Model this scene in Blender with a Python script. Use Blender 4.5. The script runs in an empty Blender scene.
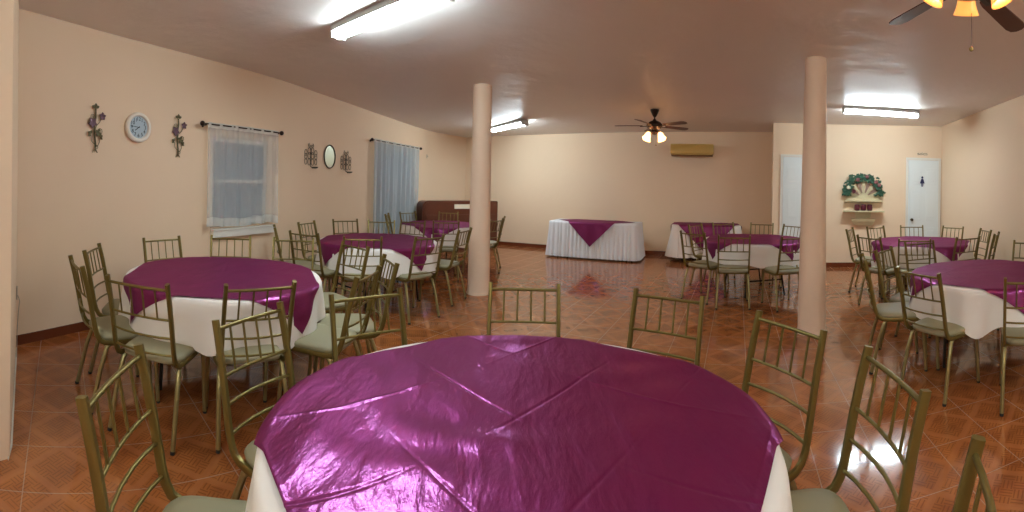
import bpy, bmesh, math, random
from mathutils import Vector, Matrix
PI = math.pi
random.seed(7)
sc = bpy.context.scene
COL = sc.collection

# ------------------------------------------------------------------ materials
def lin(c):
    return tuple((x/12.92 if x <= .04045 else ((x+.055)/1.055)**2.4) for x in [v/255 for v in c]) + (1,)

def mat(name, rgb, rough=.5, metal=0.0, spec=.5, bump=None, noise=None, **kw):
    m = bpy.data.materials.new(name); m.use_nodes = True
    nt = m.node_tree; b = nt.nodes['Principled BSDF']
    c = lin(rgb)
    b.inputs['Base Color'].default_value = c
    b.inputs['Roughness'].default_value = rough
    b.inputs['Metallic'].default_value = metal
    b.inputs['Specular IOR Level'].default_value = spec
    for k, v in kw.items(): b.inputs[k.replace('_', ' ')].default_value = v
    tc = nt.nodes.new('ShaderNodeTexCoord')
    if noise:                                   # (scale, amount): mottled variation of the paint itself
        n = nt.nodes.new('ShaderNodeTexNoise'); n.inputs['Scale'].default_value = noise[0]; n.inputs['Detail'].default_value = 5
        mx = nt.nodes.new('ShaderNodeMix'); mx.data_type = 'RGBA'
        d = tuple(v*(1-noise[1]) for v in c[:3])+(1,)
        mx.inputs['A'].default_value = c; mx.inputs['B'].default_value = d
        nt.links.new(tc.outputs['Object'], n.inputs['Vector']); nt.links.new(n.outputs['Fac'], mx.inputs['Factor'])
        nt.links.new(mx.outputs['Result'], b.inputs['Base Color'])
    if bump:                                    # (scale, strength, distance)
        n = nt.nodes.new('ShaderNodeTexNoise'); n.inputs['Scale'].default_value = bump[0]; n.inputs['Detail'].default_value = 4
        bp = nt.nodes.new('ShaderNodeBump'); bp.inputs['Strength'].default_value = bump[1]; bp.inputs['Distance'].default_value = bump[2]
        nt.links.new(tc.outputs['Object'], n.inputs['Vector']); nt.links.new(n.outputs['Fac'], bp.inputs['Height'])
        nt.links.new(bp.outputs['Normal'], b.inputs['Normal'])
    return m

def emit(name, rgb, strength, lin_rgb=None):
    m = mat(name, rgb, .4)
    b = m.node_tree.nodes['Principled BSDF']
    b.inputs['Emission Color'].default_value = lin_rgb or lin(rgb); b.inputs['Emission Strength'].default_value = strength
    return m

WALL = (237, 211, 180)
M_wall = mat('peach wall paint', WALL, .75, spec=.3, bump=(9, .12, .02), noise=(1.3, .05))
M_ceil = mat('ceiling paint', (230, 222, 215), .45, spec=.5, bump=(2.2, .35, .05), noise=(.8, .10))
M_colm = mat('peach column paint', (234, 206, 180), .6, spec=.3, bump=(9, .15, .02))
M_gold = mat('olive gold metal', (120, 106, 56), .38, .7, bump=(60, .05, .002))
M_goldl = mat('pale gold metal legs', (150, 138, 92), .34, .7)
M_seat = mat('sage seat vinyl', (142, 136, 106), .55, bump=(80, .1, .002))
M_rubber = mat('dark rubber foot', (30, 28, 26), .7)
M_dark = mat('dark steel', (45, 42, 38), .4, .7)
M_ply = mat('plywood table top', (150, 120, 85), .6)
M_white = mat('white table linen', (232, 226, 218), .8, spec=.2, bump=(160, .08, .002))
M_skirt = mat('white skirt satin', (226, 228, 232), .6, spec=.4)
M_trimw = mat('white painted wood', (225, 222, 212), .5)
M_door = mat('pale blue white door paint', (224, 230, 228), .4)
M_base = mat('brown tile baseboard', (120, 62, 38), .25, noise=(6, .35))
M_wood = mat('dark red brown wood', (104, 52, 28), .4, noise=(5, .4))
M_paper = mat('paper', (225, 215, 190), .8)
M_iron = mat('wrought iron', (78, 66, 54), .5, .5)
M_bronze = mat('oil rubbed bronze', (48, 34, 26), .35, .6)
M_blade = mat('walnut fan blade', (92, 52, 34), .45, noise=(8, .3))
M_ac = mat('warm-lit cream plastic', (204, 168, 88), .45)  # yellow of the warm lamplight is mixed into the plastic colour
M_acd = mat('brown vent slot', (120, 80, 34), .6)
M_green = mat('ivy leaf', (44, 92, 66), .6, noise=(20, .5))
M_berry = mat('dusty rose bloom', (142, 92, 92), .7)
M_cream = mat('cream bloom', (220, 215, 190), .7)
M_fanw = mat('whitewashed wood', (214, 200, 160), .6, noise=(14, .15))
M_slat = mat('dark gap slat', (150, 118, 100), .6)  # brown puts the dark gaps between the pale slats into colour
M_pot = mat('dark red glazed pot', (92, 34, 48), .3)
M_potd = mat('dark candle', (40, 26, 34), .5)
M_rim = mat('white clock plastic', (232, 224, 210), .4)
M_face = mat('pale blue clock face', (178, 196, 204), .3)
M_black = mat('black print', (22, 26, 34), .5)
M_navy = mat('navy sign print', (36, 40, 84), .5)
M_mirror = mat('pale mirror glass', (222, 232, 208), .25, .35)
M_knob = mat('dark brass knob', (74, 62, 44), .3, .8)
M_outlet = mat('grey outlet cover', (170, 158, 140), .5)
M_housing = mat('grey white lamp housing', (190, 190, 186), .5)
M_purpv = mat('vine purple enamel', (104, 74, 84), .5, .3)
M_olive = mat('vine olive enamel', (96, 88, 58), .5, .4)
COOL = (.78, .93, 1.0, 1)
M_tube = emit('fluorescent diffuser', (250, 252, 255), 58.0, COOL)
M_shade = emit('warm glass lamp shade', (255, 190, 110), 4.0, (1, .52, .20, 1))
M_shade2 = emit('amber glass lamp shade', (255, 180, 90), .75, (1, .42, .10, 1))
M_bulb = emit('warm bulb', (255, 235, 190), 110.0, (1, .70, .38, 1))

def satin():
    m = bpy.data.materials.new('purple satin'); m.use_nodes = True; nt = m.node_tree; N = nt.nodes; L = nt.links
    for n in list(N): N.remove(n)
    out = N.new('ShaderNodeOutputMaterial'); d = N.new('ShaderNodeBsdfPrincipled'); g = N.new('ShaderNodeBsdfGlossy'); g2 = N.new('ShaderNodeBsdfGlossy')
    d.inputs['Base Color'].default_value = (.115, .0035, .040, 1); d.inputs['Roughness'].default_value = .6; d.inputs['Specular IOR Level'].default_value = .2
    g.inputs['Color'].default_value = (.40, .04, .25, 1); g.inputs['Roughness'].default_value = .40
    g2.inputs['Color'].default_value = (.70, .25, .66, 1); g2.inputs['Roughness'].default_value = .13
    mx = N.new('ShaderNodeMixShader'); mx.inputs['Fac'].default_value = .22
    mx2 = N.new('ShaderNodeMixShader'); mx2.inputs['Fac'].default_value = .09
    tc = N.new('ShaderNodeTexCoord')
    n1 = N.new('ShaderNodeTexNoise'); n1.inputs['Scale'].default_value = 7; n1.inputs['Detail'].default_value = 6; n1.inputs['Distortion'].default_value = .25
    mp = N.new('ShaderNodeMapping'); mp.inputs['Scale'].default_value = (1.5, .5, 1); mp.inputs['Rotation'].default_value = (0, 0, .6)
    n2 = N.new('ShaderNodeTexNoise'); n2.inputs['Scale'].default_value = 300
    b1 = N.new('ShaderNodeBump'); b1.inputs['Strength'].default_value = 1.0; b1.inputs['Distance'].default_value = .012
    b2 = N.new('ShaderNodeBump'); b2.inputs['Strength'].default_value = .15; b2.inputs['Distance'].default_value = .001
    L.new(tc.outputs['Object'], mp.inputs['Vector']); L.new(mp.outputs['Vector'], n1.inputs['Vector']); L.new(tc.outputs['Object'], n2.inputs['Vector'])
    L.new(n1.outputs['Fac'], b1.inputs['Height']); L.new(n2.outputs['Fac'], b2.inputs['Height']); L.new(b1.outputs['Normal'], b2.inputs['Normal'])
    for s in (d, g, g2): L.new(b2.outputs['Normal'], s.inputs['Normal'])
    L.new(d.outputs[0], mx.inputs[1]); L.new(g.outputs[0], mx.inputs[2]); L.new(mx.outputs[0], mx2.inputs[1]); L.new(g2.outputs[0], mx2.inputs[2]); L.new(mx2.outputs[0], out.inputs['Surface'])
    return m
M_satin = satin()

def sheer(name, rgb, alpha):
    m = bpy.data.materials.new(name); m.use_nodes = True; nt = m.node_tree; N = nt.nodes; L = nt.links
    for n in list(N): N.remove(n)
    out = N.new('ShaderNodeOutputMaterial'); df = N.new('ShaderNodeBsdfDiffuse'); tl = N.new('ShaderNodeBsdfTranslucent'); tr = N.new('ShaderNodeBsdfTransparent')
    df.inputs['Color'].default_value = lin(rgb); tl.inputs['Color'].default_value = lin(rgb)
    a = N.new('ShaderNodeMixShader'); a.inputs['Fac'].default_value = .35; b = N.new('ShaderNodeMixShader'); b.inputs['Fac'].default_value = alpha
    L.new(df.outputs[0], a.inputs[1]); L.new(tl.outputs[0], a.inputs[2]); L.new(tr.outputs[0], b.inputs[1]); L.new(a.outputs[0], b.inputs[2]); L.new(b.outputs[0], out.inputs['Surface'])
    return m
M_sheer = sheer('white sheer voile', (230, 232, 230), .44)
M_sheer_hem = sheer('doubled sheer hem', (230, 232, 228), .80)
M_bluec = sheer('pale blue voile', (208, 218, 222), .80)
M_pane = mat('window pane glass', (126, 140, 152), .15, spec=.6)

def floor_mat():
    m = bpy.data.materials.new('terracotta parquet pattern tile'); m.use_nodes = True; nt = m.node_tree; N = nt.nodes; L = nt.links
    b = N['Principled BSDF']
    def val(x):
        return x
    def op(o, *a):
        n = N.new('ShaderNodeMath'); n.operation = o
        for i, v in enumerate(a):
            if isinstance(v, (int, float)): n.inputs[i].default_value = v
            else: L.new(v, n.inputs[i])
        return n.outputs[0]
    geo = N.new('ShaderNodeNewGeometry'); sp = N.new('ShaderNodeSeparateXYZ'); L.new(geo.outputs['Position'], sp.inputs[0])
    X, Y = sp.outputs[0], sp.outputs[1]
    T = .345; c, s = math.cos(math.radians(-30)), math.sin(math.radians(-30))
    # u along the -30 degree rows, v across them
    u = op('DIVIDE', op('ADD', op('ADD', op('MULTIPLY', X, c), op('MULTIPLY', Y, s)), -.445), T)
    v = op('DIVIDE', op('ADD', op('ADD', op('MULTIPLY', X, -s), op('MULTIPLY', Y, c)), .164), T)
    fu, fv = op('FRACT', op('ADD', u, 100.0)), op('FRACT', op('ADD', v, 100.0))
    au, av = op('ABSOLUTE', op('SUBTRACT', fu, .5)), op('ABSOLUTE', op('SUBTRACT', fv, .5))
    D = op('ADD', au, av)
    band = op('LESS_THAN', op('ABSOLUTE', op('SUBTRACT', D, .5)), .075)
    grout = op('GREATER_THAN', op('MAXIMUM', au, av), .4925)
    # basket weave: little strips, direction alternates with a checker
    p, q = op('MULTIPLY', op('ADD', u, v), 4.0), op('MULTIPLY', op('SUBTRACT', u, v), 4.0)
    chk = op('MODULO', op('ADD', op('ADD', op('FLOOR', p), op('FLOOR', q)), 400.0), 2.0)
    sa = op('FRACT', op('ADD', op('MULTIPLY', p, 3.0), 600.0)); sb = op('FRACT', op('ADD', op('MULTIPLY', q, 3.0), 600.0))
    chkn = op('LESS_THAN', chk, .5)
    st = op('ADD', op('MULTIPLY', sa, chkn), op('MULTIPLY', sb, op('SUBTRACT', 1.0, chkn)))
    line = op('LESS_THAN', op('ABSOLUTE', op('SUBTRACT', st, .5)), .16)
    weave = op('MULTIPLY', line, op('SUBTRACT', 1.0, band))
    n = N.new('ShaderNodeTexNoise'); n.inputs['Scale'].default_value = 7; n.inputs['Detail'].default_value = 6
    L.new(geo.outputs['Position'], n.inputs['Vector'])
    ramp = N.new('ShaderNodeValToRGB'); ramp.color_ramp.elements[0].position = .3; ramp.color_ramp.elements[1].position = .72
    ramp.color_ramp.elements[0].color = lin((142, 80, 42)); ramp.color_ramp.elements[1].color = lin((178, 110, 58))
    L.new(n.outputs['Fac'], ramp.inputs[0])
    def mix(f, A, B):
        x = N.new('ShaderNodeMix'); x.data_type = 'RGBA'
        if isinstance(f, float): x.inputs['Factor'].default_value = f
        else: L.new(f, x.inputs['Factor'])
        for k, w in (('A', A), ('B', B)):
            if isinstance(w, tuple): x.inputs[k].default_value = w
            else: L.new(w, x.inputs[k])
        return x.outputs['Result']
    inner = op('LESS_THAN', D, .5)
    c0 = mix(op('MULTIPLY', inner, .14), ramp.outputs[0], lin((110, 56, 28)))
    c1 = mix(op('MULTIPLY', weave, .45), c0, lin((84, 40, 20)))
    c2 = mix(op('MULTIPLY', band, .32), c1, lin((176, 112, 70)))
    c3 = mix(op('MULTIPLY', grout, .5), c2, lin((150, 130, 112)))
    L.new(c3, b.inputs['Base Color'])
    n2 = N.new('ShaderNodeTexNoise'); n2.inputs['Scale'].default_value = 3; n2.inputs['Detail'].default_value = 3
    L.new(geo.outputs['Position'], n2.inputs['Vector'])
    b.inputs['Specular IOR Level'].default_value = .8
    rr = op('ADD', op('MULTIPLY', n2.outputs['Fac'], .08), .05); rr = op('ADD', rr, op('MULTIPLY', grout, .4)); L.new(rr, b.inputs['Roughness'])
    bp = N.new('ShaderNodeBump'); bp.inputs['Strength'].default_value = .25; bp.inputs['Distance'].default_value = .003
    h = op('SUBTRACT', op('ADD', op('MULTIPLY', n2.outputs['Fac'], .5), op('MULTIPLY', weave, -.12)), grout); L.new(h, bp.inputs['Height']); L.new(bp.outputs['Normal'], b.inputs['Normal'])
    return m
M_floor = floor_mat()

# ------------------------------------------------------------------ mesh helpers
def obj(name, bm, m, parent=None, smooth=None, loc=None):
    me = bpy.data.meshes.new(name); bmesh.ops.recalc_face_normals(bm, faces=bm.faces) if smooth != 'keep' else None
    bm.to_mesh(me); bm.free()
    for x in (m if isinstance(m, (list, tuple)) else [m]): me.materials.append(x)
    if smooth:
        for p in me.polygons: p.use_smooth = True
        if isinstance(smooth, (int, float)) and smooth is not True: me.set_sharp_from_angle(angle=math.radians(smooth))
    o = bpy.data.objects.new(name, me); COL.objects.link(o)
    if parent: o.parent = parent
    if loc: o.location = loc
    return o
def tag(o, label, cat, group=None, kind=None):
    o['label'] = label
    if cat: o['category'] = cat
    if group: o['group'] = group
    if kind: o['kind'] = kind
    return o
def thing(name, label, cat, loc=(0, 0, 0), rotz=0, group=None):
    o = bpy.data.objects.new(name, None); COL.objects.link(o); o.location = loc; o.rotation_euler = (0, 0, rotz); o.empty_display_size = .1
    return tag(o, label, cat, group)
def struct(name, bm, m, label=None, parent=None, smooth=None):
    o = obj(name, bm, m, parent, smooth)
    if not parent: o['kind'] = 'structure'
    if label: o['label'] = label
    return o
def sweep(bm, pts, w, d=None, n=8, cap=True, side=(1, 0, 0), taper=None, mi=0):
    """tube with an elliptical (w across 'side', d the other way) section along pts"""
    d = d or w; P = [Vector(p) for p in pts]; rings = []; sd = Vector(side)
    for i, p in enumerate(P):
        t = (P[min(i+1, len(P)-1)] - P[max(i-1, 0)]).normalized()
        a = (sd - t*sd.dot(t))
        if a.length < 1e-4: a = Vector((0, 1, 0)) - t*t.y
        if a.length < 1e-4: a = Vector((0, 0, 1)) - t*t.z
        a.normalize(); b = t.cross(a); k = taper[i] if taper else 1
        rings.append([bm.verts.new(p + a*(math.cos(2*PI*j/n)*w*k) + b*(math.sin(2*PI*j/n)*d*k)) for j in range(n)])
    fs = []
    for r, q in zip(rings, rings[1:]):
        for j in range(n): fs.append(bm.faces.new((r[j], r[(j+1) % n], q[(j+1) % n], q[j])))
    if cap: fs.append(bm.faces.new(rings[0][::-1])); fs.append(bm.faces.new(rings[-1]))
    for f in fs: f.material_index = mi
def rsweep(bm, pts, w, d, bev=.3, side=(1, 0, 0)):
    """rounded-rectangle section (8 points)"""
    P = [Vector(p) for p in pts]; rings = []; sd = Vector(side)
    sec = [(w, d*(1-bev)), (w*(1-bev), d), (-w*(1-bev), d), (-w, d*(1-bev)), (-w, -d*(1-bev)), (-w*(1-bev), -d), (w*(1-bev), -d), (w, -d*(1-bev))]
    for i, p in enumerate(P):
        t = (P[min(i+1, len(P)-1)] - P[max(i-1, 0)]).normalized(); a = (sd - t*sd.dot(t)).normalized(); b = t.cross(a)
        rings.append([bm.verts.new(p + a*x + b*y) for x, y in sec])
    for r, q in zip(rings, rings[1:]):
        for j in range(8): bm.faces.new((r[j], r[(j+1) % 8], q[(j+1) % 8], q[j]))
    bm.faces.new(rings[0][::-1]); bm.faces.new(rings[-1])
def lathe(bm, prof, n=24, c=(0, 0, 0), mi=0, axis='z', cap=True):
    rings = []
    for r, z in prof:
        ring = []
        for j in range(n):
            a = 2*PI*j/n; v = Vector((r*math.cos(a), r*math.sin(a), z)) if axis == 'z' else Vector((r*math.cos(a), z, r*math.sin(a)))
            ring.append(bm.verts.new(v + Vector(c)))
        rings.append(ring)
    for r, q in zip(rings, rings[1:]):
        for j in range(n): bm.faces.new((r[j], r[(j+1) % n], q[(j+1) % n], q[j])).material_index = mi
    if cap:
        bm.faces.new(rings[0][::-1]).material_index = mi; bm.faces.new(rings[-1]).material_index = mi
def box(bm, x0, x1, y0, y1, z0, z1, bev=0, mi=0, mtx=None):
    vs = [bm.verts.new((x, y, z)) for x in (x0, x1) for y in (y0, y1) for z in (z0, z1)]
    fs = [bm.faces.new([vs[i] for i in f]) for f in ((0, 1, 3, 2), (4, 6, 7, 5), (0, 4, 5, 1), (2, 3, 7, 6), (0, 2, 6, 4), (1, 5, 7, 3))]
    for f in fs: f.material_index = mi
    if bev:
        bmesh.ops.recalc_face_normals(bm, faces=fs)
        es = list({e for f in fs for e in f.edges}); r = bmesh.ops.bevel(bm, geom=es, offset=bev, segments=2, affect='EDGES', profile=.6)
        vs = list({v for f in r['faces'] for v in f.verts} | {v for v in vs if v.is_valid})
    if mtx: bmesh.ops.transform(bm, matrix=mtx, verts=[v for v in vs if v.is_valid])
def BM(): return bmesh.new()
def boxobj(name, dims, m, parent=None, bev=.004):
    bm = BM(); box(bm, *dims, bev=bev); return obj(name, bm, m, parent)

# ------------------------------------------------------------------ room shell
def crz(x, y): return 2.95 - .0244*y
def spline(P, n=4):
    P = [Vector(p) for p in P]
    if len(P) < 3: return P
    Q = [2*P[0]-P[1]] + P + [2*P[-1]-P[-2]]; out = []
    for i in range(1, len(Q)-2):
        a, b, c, d = Q[i-1:i+3]
        for k in range(n):
            t = k/n; out.append(.5*(2*b+(c-a)*t+(2*a-5*b+4*c-d)*t*t+(3*b-a-3*c+d)*t**3))
    return out + [P[-1]]
LEFT = spline([(-3.4, 1.5), (-3.44, 2.1), (-3.43, 2.7), (-3.31, 3.6), (-3.17, 4.25), (-3.01, 5.0), (-2.88, 5.8), (-2.73, 6.6), (-2.56, 7.45), (-2.36, 8.4), (-2.14, 9.3), (-1.93, 9.95), (-1.62, 10.5), (-1.2, 11.03)])
BACK = spline([(-1.2, 11.03), (.87, 10.15), (2.8, 9.22), (4.0, 8.6), (5.36, 7.78)])
REST = spline([(4.73, 6.84), (6.01, 6.02), (7.35, 4.75)])
SIDE = [Vector(p) for p in ((5.36, 7.78), (4.73, 6.84))]
RIGHT = [Vector(p) for p in ((7.35, 4.75), (6.78, 3.88), (5.71, 2.3), (5.0, 1.2), (4.7, -2.2))]
FRONT = [Vector(p) for p in ((4.7, -2.2), (-2.1, -2.2))]
NEAR = [Vector(p) for p in ((-2.1, -2.2), (-2.03, .88), (-3.405, 1.53))]
def walk(P, s):
    """point and unit tangent at arc length s"""
    for a, b in zip(P, P[1:]):
        L = (b-a).length
        if s <= L or b is P[-1]:
            t = (b-a)/L; return a + t*s, t
        s -= L
def at(P, s, z, off=0.0):
    """world matrix of a spot on a wall: local x runs along the wall, local -y points into the room"""
    p, t = walk(P, s); n = Vector((-t.y, t.x))     # outward (rooms are walked with the inside on the right hand)
    M = Matrix(((t.x, n.x, 0, p.x - n.x*off), (t.y, n.y, 0, p.y - n.y*off), (0, 0, 1, z), (0, 0, 0, 1)))
    return M
def wall(name, P, holes=(), th=.14, label=None):
    L = [0]
    for a, b in zip(P, P[1:]): L.append(L[-1] + (b-a).length)
    S = sorted(set([round(x, 5) for x in L] + [round(h, 5) for q in holes for h in q[:2]]))
    bm = BM(); pts = {}
    def V(s, z, o):
        k = (s, z, o)
        if k not in pts:
            p, t = walk(P, s); p2, t2 = walk(P, max(s-1e-3, 0)); t = (t+t2).normalized()
            n = Vector((-t.y, t.x)); q = p + n*(th if o else 0)
            zz = crz(q.x, q.y)+.03 if z == 'top' else z
            pts[k] = bm.verts.new((q.x, q.y, zz))
        return pts[k]
    for s0, s1 in zip(S, S[1:]):
        m = (s0+s1)/2; rs = [(-.05, 'top')]
        for h in holes:
            if h[0] < m < h[1]: rs = [(-.05, h[2]), (h[3], 'top')]
        for z0, z1 in rs:
            for o in (0, 1): bm.faces.new((V(s0, z0, o), V(s1, z0, o), V(s1, z1, o), V(s0, z1, o)))
            for z in (z0, z1): bm.faces.new((V(s0, z, 0), V(s1, z, 0), V(s1, z, 1), V(s0, z, 1)))
    for h in holes:
        for s in (round(h[0], 5), round(h[1], 5)): bm.faces.new((V(s, h[2], 0), V(s, h[3], 0), V(s, h[3], 1), V(s, h[2], 1)))
    for s in (S[0], S[-1]): bm.faces.new((V(s, -.05, 0), V(s, 'top', 0), V(s, 'top', 1), V(s, -.05, 1)))
    return struct(name, bm, M_wall, label, smooth=20)
W1 = (2.38, 3.33, .90, 1.98); W2 = (6.22, 7.82, .35, 2.16)
wall('wall_left', LEFT, (W1, W2), label='long peach painted wall with the clock, windows and wall ornaments')
wall('wall_back', BACK, label='peach back wall behind the skirted table and air conditioner')
wall('wall_partition', SIDE, th=.10, label='short return wall beside the corner table')
wall('wall_restroom', REST, label='cream wall with two white doors and the shelf ornament')
wall('wall_right', RIGHT, label='cream side wall running from the restroom door towards the camera')
wall('wall_front', FRONT)
wall('wall_near', NEAR, label='cream wall with an outlet at the edge of the view')
bm = BM(); box(bm, -4.2, 8.4, -2.8, 12.2, -.12, 0)
struct('floor', bm, M_floor, 'glossy terracotta tile floor with parquet diamond pattern')
bm = BM(); vs = []
for x in (-4.2, 8.4):
    for y in (-2.8, 12.2):
        for dz in (0, .15): vs.append(bm.verts.new((x, y, crz(x, y)+dz)))
for f in ((0, 1, 3, 2), (4, 6, 7, 5), (0, 4, 5, 1), (2, 3, 7, 6), (0, 2, 6, 4), (1, 5, 7, 3)): bm.faces.new([vs[i] for i in f])
struct('ceiling', bm, M_ceil, 'uneven plastered ceiling')

def strip(name, P, s0, s1, z0, z1, th, m, label=None, parent=None):
    """a strip lying on the inside of a wall"""
    n = max(2, int((s1-s0)/.12)+1); bm = BM(); rows = []
    for i in range(n+1):
        s = s0+(s1-s0)*i/n; p, t = walk(P, s); nn = Vector((-t.y, t.x)); a = p-nn*.0015; b = p-nn*th
        rows.append([bm.verts.new((a.x, a.y, z0)), bm.verts.new((b.x, b.y, z0)), bm.verts.new((b.x, b.y, z1)), bm.verts.new((a.x, a.y, z1))])
    for r, q in zip(rows, rows[1:]):
        for j in range(4): bm.faces.new((r[j], r[(j+1) % 4], q[(j+1) % 4], q[j]))
    bm.faces.new(rows[0]); bm.faces.new(rows[-1][::-1])
    return struct(name, bm, m, label, parent)
strip('baseboard_left', LEFT, 0, 9.9, 0, .085, .014, M_base)
strip('baseboard_back', BACK, .02, 7.3, 0, .085, .014, M_base)
strip('baseboard_partition', SIDE, .02, 1.13, 0, .085, .014, M_base)
strip('baseboard_restroom', REST, .80+.14, 2.56, 0, .085, .014, M_base)
strip('baseboard_right', RIGHT, .02, 5.2, 0, .085, .014, M_base)
strip('baseboard_near', NEAR, 3.07, 4.52, 0, .012, .012, M_trimw, 'thin white caulk line along the near wall foot')

# windows: frame, sash, pane, sill
def window(name, W, midz, sill, label):
    s0, s1, z0, z1 = W; c = (s0+s1)/2; w = (s1-s0)/2-.004
    root = bpy.data.objects.new(name, None); COL.objects.link(root); root['kind'] = 'structure'; root['label'] = label
    root.matrix_world = at(LEFT, c, 0, 0)
    bm = BM()
    for a in ((-w, -w+.05, z0+.004, z1-.004), (w-.05, w, z0+.004, z1-.004), (-w+.05, w-.05, z1-.06, z1-.004), (-w+.05, w-.05, z0+.004, z0+.07)): box(bm, a[0], a[1], .03, .09, a[2], a[3])
    obj('frame', bm, M_trimw, root)
    bm = BM()
    for m in midz: box(bm, -w+.05, w-.05, .035, .08, m-.02, m+.02)
    if len(midz) > 1 or name.endswith('2'): box(bm, -.025, .025, .036, .079, z0+.07, z1-.06)
    obj('sash', bm, M_trimw, root)
    bm = BM(); box(bm, -w+.045, w-.045, .052, .060, z0+.065, z1-.055); obj('pane', bm, M_pane, root)
    if sill:
        bm = BM(); box(bm, -w-.0, w+.09, -.075, -.002, sill-.022, sill, .004); box(bm, -w+.0, w+.08, -.065, -.002, sill-.10, sill-.023); obj('sill', bm, M_trimw, root)
    return root
window('window_1', W1, (1.45,), .885, 'white sash window behind the short sheer curtain')
window('window_2', W2, (1.3,), None, 'tall window behind the pale blue curtain')

# doors on the restroom wall
def door(name, s0, s1, ztop, label, knob):
    root = bpy.data.objects.new(name, None); COL.objects.link(root); root['kind'] = 'structure'; root['label'] = label
    root.matrix_world = at(REST, (s0+s1)/2, 0, 0); w = (s1-s0)/2
    bm = BM(); box(bm, -w, w, -.035, -.002, .008, ztop, .003)
    for cx in (-w*.47, w*.47):
        for z0, z1 in ((.18, .78), (.92, 1.52), (1.64, ztop-.16)):
            box(bm, cx-w*.33, cx+w*.33, -.041, -.034, z0, z1, .003); box(bm, cx-w*.24, cx+w*.24, -.047, -.040, z0+.06, z1-.06, .004)
    obj('door_panel', bm, M_door, root)
    bm = BM(); box(bm, -w-.05, -w-.004, -.03, -.002, 0, ztop+.05); box(bm, w+.004, w+.05, -.03, -.002, 0, ztop+.05); box(bm, -w-.004, w+.004, -.03, -.002, ztop+.006, ztop+.05)
    obj('door_frame', bm, M_trimw, root)
    if knob:
        bm = BM(); lathe(bm, [(.028, 0), (.028, -.006), (.010, -.010), (.010, -.03), (.024, -.036), (.030, -.05), (.024, -.064), (.006, -.068)], 16, (knob*(w-.07), -.035, .94), axis='y'); obj('door_handle', bm, M_knob, root, True)
    return root
d1 = door('door_1', 2.69, 3.30, 2.13, 'restroom door with a dark woman symbol', -1)
door('door_2', .20, .84, 2.13, 'white door partly hidden behind the near column', 0)
def text(name, body, size, m, parent, mtx, depth=.0015):
    cu = bpy.data.curves.new(name, 'FONT'); cu.body = body; cu.size = size; cu.extrude = depth; cu.align_x = 'CENTER'; cu.align_y = 'CENTER'
    cu.materials.append(m)
    t = bpy.data.objects.new(name+'_curve', cu); me = bpy.data.meshes.new_from_object(t); bpy.data.objects.remove(t)
    o = bpy.data.objects.new(name, me); COL.objects.link(o)
    if parent: o.parent = parent
    o.matrix_local = mtx
    return o
FACE = Matrix.Rotation(PI/2, 4, 'X')      # text that faces local -y
# woman pictogram on the door: head, dress, legs
bm = BM()
lathe(bm, [(.022, 0), (.022, -.003)], 16, (0, -.036, 1.785), axis='y')
for poly in ([(-.018, 1.755), (.018, 1.755), (.05, 1.665), (-.05, 1.665)], [(-.020, 1.665), (-.004, 1.665), (-.004, 1.60), (-.016, 1.60)], [(.004, 1.665), (.020, 1.665), (.016, 1.60), (.004, 1.60)]):
    a = [bm.verts.new((x, -.0365, z)) for x, z in poly]; b = [bm.verts.new((x, -.039, z)) for x, z in poly]
    bm.faces.new(a[::-1]); bm.faces.new(b)
    for i in range(4): bm.faces.new((a[i], a[(i+1) % 4], b[(i+1) % 4], b[i]))
o = obj('restroom_symbol', bm, M_navy); o.matrix_world = at(REST, 2.965, 0, 0) @ Matrix.Translation((0, -.012, 0)); tag(o, 'dark woman pictogram stuck on the restroom door', 'sign')
o = text('door_lettering', 'BAÑOS', .062, M_black, None, at(REST, 2.97, 2.255, .004) @ FACE); tag(o, 'small dark lettering on the wall above the restroom door', 'sign')

# columns
def column(x, y, label, rt=.125, rb=.150):
    bm = BM(); H = crz(x, y)+.01
    prof = [(rb+.012, 0), (rb+.014, .012), (rb+.004, .03), (rb, .05)]
    for i in range(1, 9): t = i/8; prof.append((rb+(rt-rb)*t, .05+(H-.05)*t))
    lathe(bm, prof, 40); o = obj('column', bm, M_colm, None, 40); o.location = (x, y, 0); o['kind'] = 'structure'; o['label'] = label
column(-.425, 5.82, 'round peach column standing beyond the middle table')
column(2.93, 3.47, 'round peach column nearest the camera, before the white door', .115, .148)

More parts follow.
